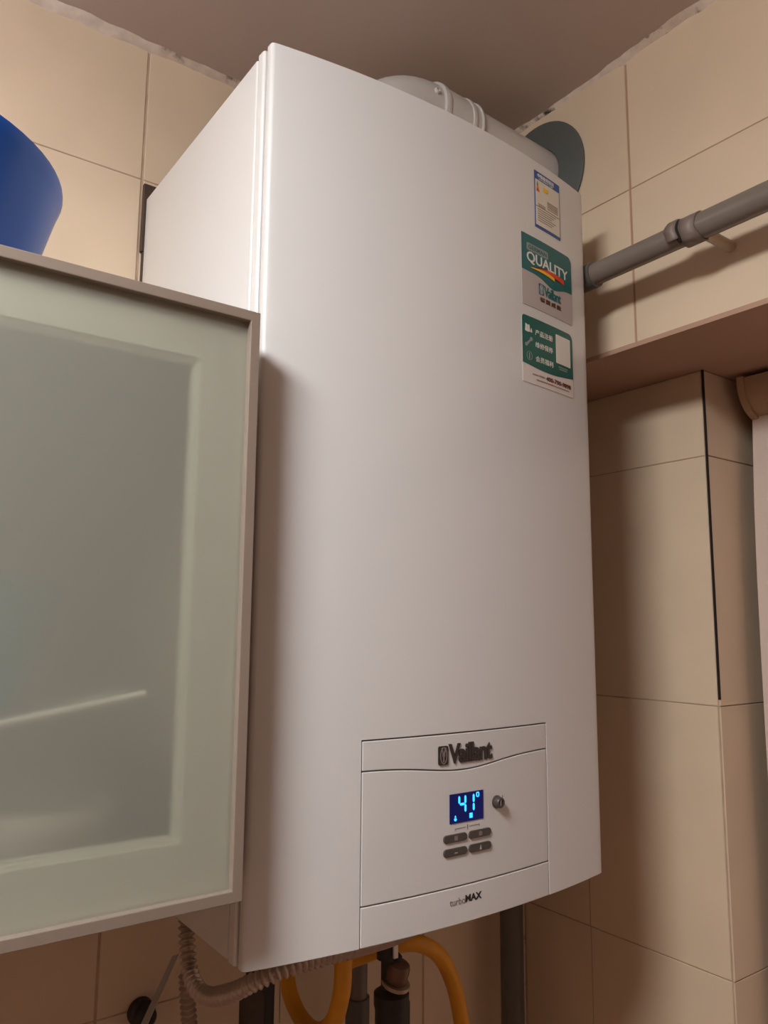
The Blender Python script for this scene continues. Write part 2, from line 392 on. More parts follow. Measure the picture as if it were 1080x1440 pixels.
def disc(cx, cz, rx, rz=None, n=24):
    rz = rz or rx
    return [(cx + rx * math.cos(2 * math.pi * i / n), cz + rz * math.sin(2 * math.pi * i / n)) for i in range(n)]
# raised maker's name and emblem
em = shape('emblem', rr(0.1829, 0.1943, 0.1434, 0.1606, 0.0018), M['logo'], logo_panel, off=0.0012, th=0.0014)
def ring(cx, cz, rx, rz, t, n=28):
    return [[(cx + rx * math.cos(a), cz + rz * math.sin(a)), (cx + rx * math.cos(b), cz + rz * math.sin(b)), (cx + (rx - t) * math.cos(b), cz + (rz - t) * math.sin(b)), (cx + (rx - t) * math.cos(a), cz + (rz - t) * math.sin(a))] for a, b in ((2 * math.pi * i / n, 2 * math.pi * (i + 1) / n) for i in range(n))]
def hare(cx, cz, s):
    P = ring(cx, cz - 0.05 * s, 0.34 * s, 0.62 * s, 0.075 * s)
    P.append([(cx - 0.10 * s, cz + 0.02 * s), (cx - 0.24 * s, cz + 0.5 * s), (cx - 0.15 * s, cz + 0.56 * s), (cx, cz + 0.1 * s)])
    P.append([(cx, cz + 0.1 * s), (cx + 0.15 * s, cz + 0.56 * s), (cx + 0.24 * s, cz + 0.5 * s), (cx + 0.10 * s, cz + 0.02 * s)])
    P.append(disc(cx, cz - 0.02 * s, 0.13 * s, 0.15 * s, 14))
    P.append([(cx - 0.05 * s, cz - 0.15 * s), (cx + 0.05 * s, cz - 0.15 * s), (cx + 0.07 * s, cz - 0.52 * s), (cx - 0.07 * s, cz - 0.52 * s)])
    return P
multi('hare_mark', hare(0.1887, 0.1525, 0.0125), M['grey_mark'], logo_panel, off=0.0016, th=0.0003)
text('maker_name', 'Vaillant', 0.1952, 0.2512, 0.1436, 0.1618, M['logo'], logo_panel, off=0.0012, fat=0.03, sp=0.90, th=0.0013)
text('model_name', 'turbo', 0.1962, 0.2150, 0.0172, 0.0232, M['grey_mark'], low, off=0.0003, th=0.0003)
text('model_name', 'MAX', 0.2152, 0.2358, 0.0176, 0.0240, M['black'], low, off=0.0003, fat=0.03, th=0.0003)
# display
DX0, DX1, DZ0, DZ1 = 0.1964, 0.2387, 0.0894, 0.1158
disp = shape('display', rr(DX0, DX1, DZ0, DZ1, 0.0004), M['lcd'], flap, off=0.0006, th=0.0010, label='lit deep blue display')
def dl(u, v): return (DX0 + u * (DX1 - DX0), DZ1 - v * (DZ1 - DZ0))
def bar(u0, v0, u1, v1, t=0.0011):
    a = Vector(dl(u0, v0)); b = Vector(dl(u1, v1)); d = (b - a).normalized(); n_ = Vector((-d.y, d.x)) * t
    a2, b2 = a + d * t, b - d * t
    return [tuple(p) for p in (a, a2 + n_, b2 + n_, b, b2 - n_, a2 - n_)]
digits = [bar(.27, .09, .27, .36), bar(.28, .38, .44, .38), bar(.45, .09, .45, .37), bar(.45, .39, .45, .66), bar(.70, .09, .70, .38), bar(.70, .40, .70, .66)]
digits += [bar(.79, .06, .86, .06, .0005), bar(.79, .20, .86, .20, .0005), bar(.79, .06, .79, .2, .0005), bar(.86, .06, .86, .2, .0005)]
multi('digits', digits, M['lcd_on'], flap, off=0.0009, label='glowing digits 41 with degree mark')
multi('display_icon', [disc(*dl(.155, .87), .0016, .0014, 12), [dl(.13, .80), dl(.18, .80), dl(.155, .73)]], M['lcd_on'], flap, off=0.0009)
multi('display_icon', [[dl(.57, .73), dl(.66, .73), dl(.66, .90), dl(.57, .90)]], M['lcd_on'], flap, off=0.0009)
# buttons
for cx, cz, sym in ((0.2029, 0.0765, 0), (0.2338, 0.0765, 0), (0.2029, 0.0642, 1), (0.2338, 0.0642, 2)):
    b = shape('button', rr(cx - 0.0142, cx + 0.0142, cz - 0.0036, cz + 0.0036, 0.0032), M['button'], flap, off=0.0016, th=0.0022)
    bevel(b, 0.0006, 2, 40)
    if sym == 0: P = [rr(cx - 0.0020, cx + 0.0020, cz - 0.0020, cz + 0.0020, 0.0005)]
    elif sym == 1: P = [rr(cx - 0.0018, cx + 0.0018, cz - 0.0010, cz - 0.0002, 0.0002)]
    else: P = [[(cx - 0.0012, cz - 0.0022), (cx + 0.0012, cz - 0.0022), (cx, cz + 0.0022)]]
    multi('button_mark', P, M['mark'] if sym else M['grey_mark'], flap, off=0.0018, th=0.0002)
multi('bracket_line', [[(0.2028, 0.0845), (0.2160, 0.0847), (0.2160, 0.0843), (0.2028, 0.0841)], [(0.2028, 0.0845), (0.2032, 0.0845), (0.2032, 0.0824), (0.2028, 0.0824)],
      [(0.2208, 0.0850), (0.2338, 0.0850), (0.2338, 0.0846), (0.2208, 0.0846)], [(0.2334, 0.0850), (0.2338, 0.0850), (0.2338, 0.0830), (0.2334, 0.0830)], [(0.2180, 0.0865), (0.2188, 0.0865), (0.2188, 0.0820), (0.2180, 0.0820)]], M['grey_mark'], flap, off=0.0003)
kb = bmesh.new(); kc = onface(0.2571, 0.1022, 0.0); lathe(kb, kc, nrm(0.2571), [(0, -.001), (0.0060, -.001), (0.0062, 0.0012), (0.0054, 0.0018), (0.0052, 0.006), (0.0046, 0.0068), (0.0032, 0.0068), (0.0030, 0.0055), (0, 0.0055)], 28)
knob = obj('pressure_knob', kb, M['button'], flap, smooth=True)
multi('knob_bar', [[(0.2562, 0.0995), (0.2576, 0.0995), (0.2576, 0.1050), (0.2562, 0.1050)]], M['grey_mark'], flap, off=0.0068, th=0.0014)
multi('knob_scale', [[(0.2652, 0.1050), (0.2660, 0.1050), (0.2662, 0.1072), (0.2654, 0.1072)], [(0.2660, 0.1012), (0.2688, 0.1010), (0.2688, 0.1018), (0.2660, 0.1020)]], M['grey_mark'], flap, off=0.0003)
# mounting bracket behind
bm = bmesh.new(); box(bm, -0.0035, 0.06, 0.343, 0.3495, 0.742, 0.835); box(bm, -0.001, 0.03, 0.343, 0.3495, 0.60, 0.742)
bevel(obj('mounting_bracket', bm, M['bracket'], boiler), 0.0008)
# inlet stubs underneath
for x, y, r in ((0.174, 0.12, 0.008), (0.276, 0.16, 0.009), (0.02, 0.17, 0.008), (0.36, 0.2, 0.008)):
    bm = bmesh.new(); lathe(bm, (x, y, 0.001), (0, 0, -1), [(0, 0), (r, 0), (r, 0.012), (0, 0.012)], 20); obj('pipe_stub', bm, M['brass'], boiler, smooth=True)

# stickers -----------------------------------------------------------
def sticker(name, x0, x1, z0, z1, m, r, label, n=6):
    bm = bmesh.new(); P = rr(x0, x1, z0, z1, r)
    return shape(name, P, m, boiler, off=0.0005, th=0.0004, label=label)
# energy label
x0, x1, z0, z1 = 0.3352, 0.3855, 0.7302, 0.8010
s1 = sticker('energy_sticker', x0, x1, z0, z1, M['s_blue'], 0.0003, 'small white energy sticker with blue border')
multi('sticker_field', [rr(x0 + 0.0016, x1 - 0.0012, z0 + 0.0035, z1 - 0.0105, 0)], M['s_cream'], s1, off=0.0007)
text('sticker_title', '中国能效标识', x0 + 0.006, x1 - 0.012, z1 - 0.0072, z1 - 0.0022, M['s_white'], s1, fat=0.01)
text('sticker_title', 'CHINA ENERGY LABEL', x0 + 0.008, x1 - 0.014, z1 - 0.0093, z1 - 0.0080, M['s_white'], s1)
multi('rating_arrow', [[(x0 + .0052, z1 - .012), (x0 + .0066, z1 - .0175), (x0 + .0038, z1 - .0175)]], M['s_green'], s1, off=0.001)
multi('rating_arrow', [[(x0 + .0038, z1 - .0178), (x0 + .0066, z1 - .0178), (x0 + .0074, z1 - .0215), (x0 + .0034, z1 - .0215)]], M['s_orange'], s1, off=0.001)
multi('rating_arrow', [[(x0 + .0034, z1 - .0218), (x0 + .0074, z1 - .0218), (x0 + .0090, z1 - .0252), (x0 + .0034, z1 - .0252)]], M['s_red'], s1, off=0.001)
multi('rating_box', [rr(x0 + .016, x0 + .0255, z1 - .0215, z1 - .0165, .0008)], M['s_yellow'], s1, off=0.001)
multi('text_lines', [rr(x0 + .024, x1 - .005, z, z + .0008, 0) for z in (z0 + .0385, z0 + .0365, z0 + .0345, z0 + .0325, z0 + .0300)] + [rr(x0 + .006, x0 + .020, z, z + .0007, 0) for z in (z0 + .030, z0 + .028)] +
      [rr(x0 + .005, x1 - .010 - .004 * (i % 3), z0 + .0235 - .0028 * i, z0 + .0241 - .0028 * i, 0) for i in range(6)] + [rr(x0 + .0016, x1 - .0012, z0 + .0265, z0 + .0272, 0)], M['s_line'], s1, off=0.001)
# quality sticker
x0, x1, z0, z1 = 0.3090, 0.4070, 0.6295, 0.7150
s2 = sticker('quality_sticker', x0, x1, z0, z1, M['s_grey'], (0.001, 0.001, 0.008, 0.001), 'teal and silver sticker reading quality')
def wave(x0_, x1_, zt, f, rtr, rtl=0.001, n=24):
    top = [p for p in rr(x0_, x1_, 0, zt, (0, 0, rtr, rtl)) if p[1] > zt - max(rtr, rtl) - 1e-6]
    return top + [(x0_ + (x1_ - x0_) * i / n, f(i / n)) for i in range(n + 1)]
multi('teal_field', [wave(x0, x1, z1, lambda t: 0.6710 - 0.0075 * math.exp(-((t - 0.60) / 0.2) ** 2) - 0.002 * t, 0.008)], M['s_teal'], s2, off=0.0007)
multi('pill', [rr(x0 + .009, x0 + .049, z1 - .0190, z1 - .0100, .0015)], M['s_pill'], s2, off=0.0009)
text('lettering', 'GERMAN', x0 + .012, x0 + .046, z1 - .0170, z1 - .0118, M['s_teal'], s2, off=0.0011, fat=0.01)
text('lettering', 'QUALITY', x0 + .009, x1 - .0085, z1 - .0345, z1 - .0200, M['s_white'], s2, off=0.0010, fat=0.012)
def strip(t0, t1, up, lo): return [(x0 + (x1 - x0) * t0 + (x1 - x0) * (t1 - t0) * i / 12, up(i / 12)) for i in range(13)] + [(x0 + (x1 - x0) * t0 + (x1 - x0) * (t1 - t0) * i / 12, lo(i / 12)) for i in range(12, -1, -1)]
multi('swoosh', [strip(.20, .78, lambda s: .6762 + .0060 * math.sin(min(1, s * 1.25) * 3.14) ** .8 + .0004, lambda s: .6757)], M['s_black'], s2, off=0.0010)
multi('swoosh', [strip(.22, .82, lambda s: .6765 + .0058 * math.sin(s * 2.6) + .0008 * s, lambda s: .6762 + .0032 * math.sin(s * 2.6) - .003 * s)], M['s_red'], s2, off=0.0012)
multi('swoosh', [strip(.16, .62, lambda s: .6762 + .0034 * math.sin(s * 2.6) - .0012 * s, lambda s: .6755 + .0016 * math.sin(s * 2.8) - .0030 * s)], M['s_yellow'], s2, off=0.0014)
multi('emblem_print', [rr(x0 + .0300, x0 + .0395, .6490, .6620, .0010)], M['s_teal'], s2, off=0.0009)
multi('hare_mark', hare(x0 + .0348, .6556, .0095), M['s_grey'], s2, off=0.0011)
text('lettering', 'Vaillant', x0 + .0405, x0 + .0735, .6490, .6615, M['s_teal'], s2, fat=0.02, sp=0.88)
text('lettering', '德国威能', x0 + .0320, x0 + .0735, .6405, .6462, M['s_brown'], s2, fat=0.02, sp=1.35)
# service sticker
x0, x1, z0, z1 = 0.3075, 0.4050, 0.5390, 0.6168
s3 = sticker('service_sticker', x0, x1, z0, z1, M['s_clear'], (0.001, 0.001, 0.008, 0.004), 'green and white service sticker with phone number')
multi('teal_field', [wave(x0, x1, z1, lambda t: 0.5610 - 0.0040 * math.sin(t * 3.14) ** 1.2 + 0.001 * t, 0.008, 0.004)], M['s_teal2'], s3, off=0.0007)
multi('code_plate', [rr(x1 - .0350, x1 - .0055, .5745, .6090, .0008)], M['s_white'], s3, off=0.0009)
for t, z in (('产品注册', .5975), ('维修保养', .5830), ('会员福利', .5665)):
    text('lettering', t, x0 + .0230, x0 + .0560, z, z + .0068, M['s_white'], s3, fat=0.008)
multi('book_icon', [[(x0 + .005, .5985), (x0 + .009, .5978), (x0 + .009, .6060), (x0 + .006, .6070)], [(x0 + .0095, .5978), (x0 + .0135, .5985), (x0 + .0128, .6065), (x0 + .0095, .6060)], [(x0 + .0140, .5985), (x0 + .0175, .5985), (x0 + .0160, .6035)]], M['s_white'], s3)
multi('wrench_icon', [[(x0 + .0060, .5835), (x0 + .0080, .5815), (x0 + .0160, .5895), (x0 + .0145, .5910)], disc(x0 + .0068, .5828, .0022, .0022, 12), disc(x0 + .0155, .5905, .0024, .0024, 12)], M['s_pill'], s3)
multi('gift_icon', ring(x0 + .0120, .5705, .0048, .0052, .0006) + [rr(x0 + .0113, x0 + .0127, .5670, .5740, 0)], M['s_pill'], s3)
multi('text_lines', [rr(x1 - .030, x1 - .012, .5700, .5712, 0), rr(x1 - .029, x1 - .013, .5675, .5687, 0)], M['s_pill'], s3)
text('lettering', '400-700-9898', x0 + .0420, x1 - .0060, .5482, .5532, M['s_brown'], s3, fat=0.02)
multi('text_lines', [rr(x0 + .0170, x0 + .0275, .5500, .5512, 0), rr(x0 + .0290, x0 + .0390, .5500, .5515, 0), rr(x0 + .0240, x0 + .0500, .5448, .5458, 0), rr(x0 + .0560, x1 - .0100, .5448, .5456, 0)], M['s_line'], s3)
multi('text_lines', [rr(x0 + .0505, x0 + .0555, .5448, .5458, 0)], M['s_red'], s3)

# ------------------------------------------------------------------ flue
fl_ = thing('flue_pipe', (0.215, 0.15, BZ), 'round white flue pipe elbow running from boiler top into the wall', 'flue pipe')
fy, fz, fr = 0.1485, 0.936, 0.050
bm = bmesh.new()
pts = [Vector((0.215, fy, BZ - 0.001)), Vector((0.215, fy, BZ + 0.015))]
bc = Vector((0.215 + 0.085, fy, fz - 0.085))
for i in range(0, 17):
    a = math.pi - math.pi / 2 * i / 16; pts.append(bc + Vector((math.cos(a) * 0.085, 0, math.sin(a) * 0.085)))
tube(bm, pts, fr, 40); obj('elbow', bm, M['flue'], fl_, smooth=True)
bm = bmesh.new(); tube(bm, [(0.298, fy, fz), (0.5185, fy, 0.926)], fr - 0.001, 40); obj('horizontal_duct', bm, M['flue'], fl_, smooth=True)
for xa, xb in ((0.298, 0.308), (0.345, 0.353), (0.361, 0.366)):
    bm = bmesh.new(); lathe(bm, (xa, fy, fz - (xa - .298) * .046), (1, 0, -.046), [(fr, 0), (fr + 0.0035, 0.001), (fr + 0.0042, (xb - xa) / 2), (fr + 0.0035, xb - xa - .001), (fr, xb - xa)], 44)
    obj('collar_rib', bm, M['flue'], fl_, smooth=True)
bm = bmesh.new(); lathe(bm, (0.306, fy, fz), (1, 0, -.046), [(fr - .001, 0), (fr + 0.0018, 0.0), (fr + 0.0018, 0.062), (fr - .001, 0.063)], 44); obj('collar', bm, M['flue'], fl_, smooth=True)
d = Vector((0, -0.965, 0.26)).normalized(); bm = bmesh.new()
lathe(bm, Vector((0.286, fy, fz)) + d * (fr - 0.003), d, [(0, 0), (0.0042, 0), (0.0042, 0.005), (0.0034, 0.0062), (0.0022, 0.0062), (0.0020, 0.0048), (0, 0.0048)], 18); obj('port_cap', bm, M['flue'], fl_, smooth=True)
ro = thing('flue_rosette', (0.52, 0.1485, 0.926), 'dark grey rubber rosette around the flue pipe on the wall', 'wall rosette')
bm = bmesh.new(); lathe(bm, (0.5195, 0.1485, 0.9262), (-1, 0, 0), [(0.0503, 0), (0.0915, 0), (0.0915, 0.0020), (0.0880, 0.0032), (0.064, 0.0065), (0.0525, 0.0075), (0.0503, 0.0075)], 56, closed=True)
obj('disc', bm, M['rubber'], ro, smooth=True)

# ------------------------------------------------------------------ grey pipe on the tiled beam
PXc = 0.462
gp = thing('wall_pipe', (PXc, -0.1, 0.718), 'grey plastic pipe running along upper right wall behind boiler', 'pipe')
def pz(y): return 0.7135 - 0.012 * (y + 0.02)
bm = bmesh.new(); tube(bm, [(PXc, -1.6, pz(-1.6)), (PXc, -0.138, pz(-0.138))], 0.0150, 32); obj('pipe_run', bm, M['pvc'], gp, smooth=True)
bm = bmesh.new(); tube(bm, [(PXc, -0.150, pz(-0.150)), (PXc, 0.05, pz(0.05)), (PXc, 0.348, pz(0.348))], 0.0138, 32); obj('pipe_run', bm, M['pvc'], gp, smooth=True)
bm = bmesh.new(); tube(bm, [(PXc, 0.0, pz(0)), (PXc, 0.035, pz(0.035))], 0.0165, 32); obj('coupling', bm, M['pvc_dark'], gp, smooth=True)
# torn band of tape around the joint
def band(ya, yb, r, jag, seed, a0=0, a1=360):
    bm = bmesh.new(); rng = random.Random(seed); n = 48; ra, rb = [], []
    ph = [rng.uniform(0, 6.28) for _ in range(4)]
    for i in range(n + 1):
        a = math.radians(a0 + (a1 - a0) * i / n); ja = jag * (math.sin(2 * a + ph[0]) + .5 * math.sin(5 * a + ph[1])); jb_ = jag * (math.sin(3 * a + ph[2]) + .5 * math.sin(7 * a + ph[3]))
        ra.append(((PXc + r * math.cos(a)), ya + ja, pz(ya) + r * math.sin(a))); rb.append(((PXc + r * math.cos(a)), yb + jb_, pz(yb) + r * math.sin(a)))
    A = [bm.verts.new(p) for p in ra]; B = [bm.verts.new(p) for p in rb]
    for i in range(n): bm.faces.new([A[i], A[i + 1], B[i + 1], B[i]])
    return bm
t1 = obj('tape_band', band(-0.148, -0.126, 0.0168, 0.0010, 3), M['tape'], gp, smooth=True); sm = t1.modifiers.new('solid', 'SOLIDIFY'); sm.thickness = 0.0022
t2 = obj('tape_band', band(-0.1245, -0.112, 0.0185, 0.0012, 5, 50, 215), M['tape'], gp, smooth=True); sm = t2.modifiers.new('solid', 'SOLIDIFY'); sm.thickness = 0.003
t3 = obj('tape_crack', band(-0.1275, -0.1235, 0.0172, 0.0011, 5, 50, 235), M['joint'], gp, smooth=True); sm = t3.modifiers.new('solid', 'SOLIDIFY'); sm.thickness = 0.002
bm = bmesh.new(); tube(bm, [(0.4700, -0.147, 0.7080), (0.5205, -0.147, 0.7080)], 0.0065, 16); obj('standoff', bm, M['clip'], gp, smooth=True)
# ------------------------------------------------------------------ wall cabinet with frosted door
CX1, CZ0, CZ1, CY = -0.0225, 0.0685, 0.5270, -0.040
cab = thing('wall_cabinet', (-0.24, 0.16, CZ0), 'pale wall cabinet with aluminium framed frosted glass door beside boiler', 'cabinet')
bx0 = -0.84
def cp(name, *a, m='carcass'): return bevel(obj(name, bx(*a), M[m], cab), 0.0008)
yb = -0.018
cp('side_panel', CX1 - 0.016, CX1 - 0.0005, yb, 0.349, CZ0 + .001, CZ1 - .001)
cp('side_panel', bx0, bx0 + 0.016, yb, 0.349, CZ0 + .001, CZ1 - .001)
cp('top_panel', bx0 + 0.016, CX1 - 0.016, yb, 0.349, CZ1 - 0.017, CZ1 - .001)
cp('bottom_panel', bx0 + 0.016, CX1 - 0.016, yb, 0.349, CZ0 + 0.001, CZ0 + 0.017)
cp('back_panel', bx0 + 0.016, CX1 - 0.016, 0.340, 0.349, CZ0 + 0.017, CZ1 - 0.017)
def ringmesh(x0, x1, z0, z1, wd, y0, y1, step=None):
    """mitred rectangular frame"""
    bm = bmesh.new()
    def loop(i, y): return [bm.verts.new(p) for p in ((x0 + i, y, z0 + i), (x1 - i, y, z0 + i), (x1 - i, y, z1 - i), (x0 + i, y, z1 - i))]
    Ls = [loop(0, y1), loop(0, y0), loop(wd, y0)]
    if step: Ls += [loop(wd, y0 + step[1]), loop(wd + step[0], y0 + step[1]), loop(wd + step[0], y0 + 2 * step[1]), loop(wd + 2 * step[0], y0 + 2 * step[1]), loop(wd + 2 * step[0], y1)]
    else: Ls += [loop(wd, y1)]
    Ls.append(Ls[0])
    for A, B in zip(Ls, Ls[1:]):
        for k in range(4): bm.faces.new([A[k], A[(k + 1) % 4], B[(k + 1) % 4], B[k]])
    return bm
def door(xa, xb):
    o = obj('door', ringmesh(xa, xb, CZ0, CZ1, 0.0085, CY, CY + 0.020), M['alu'], cab); bevel(o, 0.0006)
    bm = bx(xa + 0.0080, xb - 0.0080, CY + 0.0060, CY + 0.0100, CZ0 + 0.0080, CZ1 - 0.0080)
    obj('glass_pane', bm, M['glass'], o)
    fi = obj('inner_frame', ringmesh(xa + 0.0086, xb - 0.0086, CZ0 + 0.0086, CZ1 - 0.0086, 0.0375, CY + 0.0103, CY + 0.020, (0.0025, 0.0022)), M['inner_alu'], o)
    bevel(fi, 0.0003)
door(-0.4315, CX1); door(-0.8415, -0.4330)
# things inside the cabinet, dim behind the frosted glass
FLZ = CZ0 + 0.0172
def bowl(name, c, r, h, m, label, cat, rf=0.5, group=None):
    o = thing(name, c, label, cat, group); bm = bmesh.new(); t = 0.003
    prof = [(0, 0), (r * rf, 0), (r * rf, h * .06), (r * .80, h * .40), (r * .95, h * .75), (r, h), (r - t, h), (r * .95 - t, h * .77), (r * .78 - t, h * .44), (r * rf - t, h * .12), (0, h * .12)]
    lathe(bm, c, (0, 0, 1), prof, 40); obj('bowl_body', bm, m, o, smooth=True); return o
bowl('bowl', (-0.150, 0.048, FLZ), 0.055, 0.055, M['china'], 'white bowl low in cabinet behind frosted glass, nearest boiler', 'bowl')
bowl('bowl', (-0.27, 0.07, FLZ), 0.052, 0.085, M['brown_glass'], 'brown pot low in cabinet behind frosted glass', 'pot', 0.7)
# slanted pale tray whose corner touches the door glass
tr = thing('tray', (-0.2, 0.1, 0.2), 'pale tray lying aslant in cabinet, edge touching the frosted glass', 'tray')
bm = bmesh.new()
P0 = Vector((-0.0990, -0.0270, 0.222)); P1 = Vector((-0.30, 0.012, 0.184)); dv = Vector((0.02, 0.19, -0.008))
u = (P1 - P0)
q = [P0 + u * 0.0, P0 + u * 0.02 + dv * 0.02, P0 + dv + u * 0.05, P0 + u + dv, P1]
prism(bm, [tuple(p) for p in (P0, P1, P1 + dv, P0 + dv)], (0, 0, -0.004)); obj('tray_base', bm, M['tray'], tr)
bm = bmesh.new(); tube(bm, [P0, P1, ], 0.0028, 12); obj('tray_rim', bm, M['tray'], tr, smooth=True)
bowl('bowl', (-0.205, 0.058, 0.208), 0.060, 0.095, M['teal'], 'teal bowl on the tray behind frosted glass', 'bowl', 0.6)

# ------------------------------------------------------------------ blue basin on the cabinet
bc_ = (-0.298, 0.153, CZ1 - 0.0008)
bas = thing('basin', bc_, 'blue plastic basin standing on top of the cabinet', 'basin')
bm = bmesh.new(); H = 0.133
prof = [(0, 0.003), (0.112, 0.003), (0.114, 0.0), (0.117, 0.0), (0.119, 0.003), (0.1485, 0.112), (0.1515, 0.122), (0.1540, 0.129), (0.1537, 0.1325), (0.1515, H), (0.149, 0.1315), (0.1445, 0.112), (0.116, 0.007), (0, 0.007)]
lathe(bm, bc_, (0, 0, 1), prof, 72); obj('basin_body', bm, M['blue'], bas, smooth=True)

# ------------------------------------------------------------------ plumbing below the boiler
def hose_thing(name, label, cat, pts, r, m, corr=True, nuts=(), group=None, pitch=0.0060, depth=0.0030):
    o = thing(name, pts[-1] if pts[-1][2] < pts[0][2] else pts[0], label, cat, group); bm = bmesh.new()
    if corr: corrugated(bm, pts, r, pitch, depth)
    else: tube(bm, spline(pts, 12), r, 24)
    obj('hose', bm, m, o, smooth=True)
    for c, ax, rn, h, mm in nuts:
        bm = bmesh.new(); lathe(bm, c, ax, [(0, 0), (rn * .94, 0), (rn, h * .08), (rn, h * .92), (rn * .94, h), (0, h)], 6); obj('nut', bm, mm, o)
    return o
hose_thing('corrugated_hose', 'silver corrugated hose curving below boiler then running along its edge', 'hose',
    [(0.0235, 0.17, -0.010), (0.023, 0.17, -0.022), (0.021, 0.16, -0.040), (0.020, 0.15, -0.055), (0.020, 0.13, -0.0635), (0.024, 0.11, -0.063), (0.031, 0.085, -0.053), (0.044, 0.06, -0.037), (0.070, 0.047, -0.0275), (0.122, 0.046, -0.0265), (0.161, 0.055, -0.031), (0.205, 0.075, -0.040), (0.25, 0.10, -0.048)], 0.0083, M['steel'])
hose_thing('corrugated_hose', 'short silver corrugated hose hanging down at lower left behind the curved one', 'hose',
    [(0.0465, 0.22, -0.088), (0.048, 0.22, -0.108), (0.052, 0.22, -0.143), (0.054, 0.22, -0.19), (0.056, 0.22, -0.40)], 0.0085, M['steel'])
yh = hose_thing('gas_hose', 'yellow gas hose looping back on itself below the boiler', 'hose',
    [(0.174, 0.12, -0.060), (0.174, 0.12, -0.080), (0.172, 0.12, -0.102), (0.175, 0.14, -0.137), (0.186, 0.19, -0.168), (0.192, 0.235, -0.172), (0.192, 0.262, -0.152), (0.203, 0.28, -0.131), (0.234, 0.28, -0.116), (0.262, 0.25, -0.122)], 0.0092, M['yellow'], False)
bm = bmesh.new(); corrugated(bm, [(0.174, 0.12, -0.010), (0.174, 0.12, -0.035), (0.174, 0.12, -0.066)], 0.0112, 0.0062, 0.002); obj('nut', bm, M['bracket'], yh, smooth=True)
hose_thing('gas_hose', 'yellow gas hose arching right and down below the boiler', 'hose',
    [(0.240, 0.235, -0.128), (0.262, 0.215, -0.116), (0.290, 0.20, -0.1075), (0.325, 0.19, -0.108), (0.361, 0.19, -0.130), (0.384, 0.19, -0.168), (0.396, 0.19, -0.210), (0.402, 0.19, -0.255), (0.405, 0.19, -0.40)], 0.0098, M['yellow'], False)
# dark isolating valve
va = thing('valve', (0.266, 0.16, -0.30), 'black isolating valve with brown nut below boiler centre', 'valve')
bm = bmesh.new(); lathe(bm, (0.266, 0.16, -0.40), (0, 0, 1), [(0, 0), (0.0185, 0), (0.0185, 0.245), (0.0200, 0.25), (0.0200, 0.262), (0.012, 0.268), (0.012, 0.30), (0.010, 0.302), (0, 0.302)], 26); obj('valve_body', bm, M['dark'], va, smooth=True)
bm = bmesh.new(); lathe(bm, (0.267, 0.154, -0.1240), (0.1, -0.25, 1), [(0, 0), (0.0120, 0), (0.0130, 0.002), (0.0132, 0.016), (0.0120, 0.020), (0.0090, 0.022), (0, 0.022)], 28); obj('valve_cap', bm, M['brass'], va, smooth=True)
bm = bmesh.new(); lathe(bm, (0.267, 0.154, -0.1285), (0.1, -0.25, 1), [(0, 0), (0.0160, 0), (0.0165, 0.002), (0.0160, 0.0040), (0, 0.0040)], 28); obj('valve_washer', bm, M['steel'], va, smooth=True)
bm = bmesh.new(); tube(bm, [(0.258, 0.16, -0.10), (0.258, 0.16, -0.004)], 0.0105, 20); obj('valve_stem', bm, M['dark'], va, smooth=True)
bm = bmesh.new(); box(bm, 0.2590, 0.2650, 0.1460, 0.1490, -0.097, -0.080); bevel(obj('valve_tag', bm, M['china'], va), 0.0006)
bm = bmesh.new(); tube(bm, [(0.279, 0.158, -0.40), (0.279, 0.158, -0.150)], lambda s, i: 0.0095, 18); obj('side_tube', bm, M['dark'], va, smooth=True)
# second valve under the left half
vb = thing('valve', (0.118, 0.2, -0.30), 'brown black valve under left half of boiler', 'valve')
bm = bmesh.new(); lathe(bm, (0.114, 0.2, -0.40), (0, 0, 1), [(0, 0), (0.015, 0), (0.015, 0.285), (0.012, 0.292), (0.009, 0.30), (0.009, 0.318), (0, 0.318)], 24); obj('valve_body', bm, M['bracket'], vb, smooth=True)
bm = bmesh.new(); lathe(bm, (0.124, 0.196, -0.40), (0, 0, 1), [(0, 0), (0.011, 0), (0.011, 0.296), (0.008, 0.302), (0, 0.302)], 20); obj('side_tube', bm, M['dark'], vb, smooth=True)
bm = bmesh.new(); tube(bm, [(0.116, 0.2, -0.085), (0.116, 0.2, -0.004)], 0.0035, 12); obj('valve_stem', bm, M['brass'], vb, smooth=True)
# grey pipe between hoses
g2 = thing('water_pipe', (0.310, 0.29, -0.4), 'grey water pipe hanging behind the black isolating valve', 'pipe')
bm = bmesh.new(); tube(bm, [(0.309, 0.29, -0.60), (0.309, 0.29, -0.004)], 0.0125, 22); obj('pipe_run', bm, M['pvc'], g2, smooth=True)
bm = bmesh.new(); tube(bm, [(0.309, 0.29, -0.24), (0.309, 0.29, -0.20)], 0.0155, 22); obj('coupling', bm, M['pvc_dark'], g2, smooth=True)
# riser pipe in the corner
rs = thing('riser_pipe', (0.597, 0.30, FLOOR), 'dark grey vertical pipe in the corner below boiler right end', 'pipe')
bm = bmesh.new(); tube(bm, [(0.597, 0.30, FLOOR), (0.597, 0.30, 0.62)], 0.0175, 28); obj('pipe_run', bm, M['pvc_dark'], rs, smooth=True)
bm = bmesh.new(); tube(bm, [(0.597, 0.30, -0.9), (0.597, 0.30, -0.85)], 0.0205, 28); obj('coupling', bm, M['pvc_dark'], rs, smooth=True)
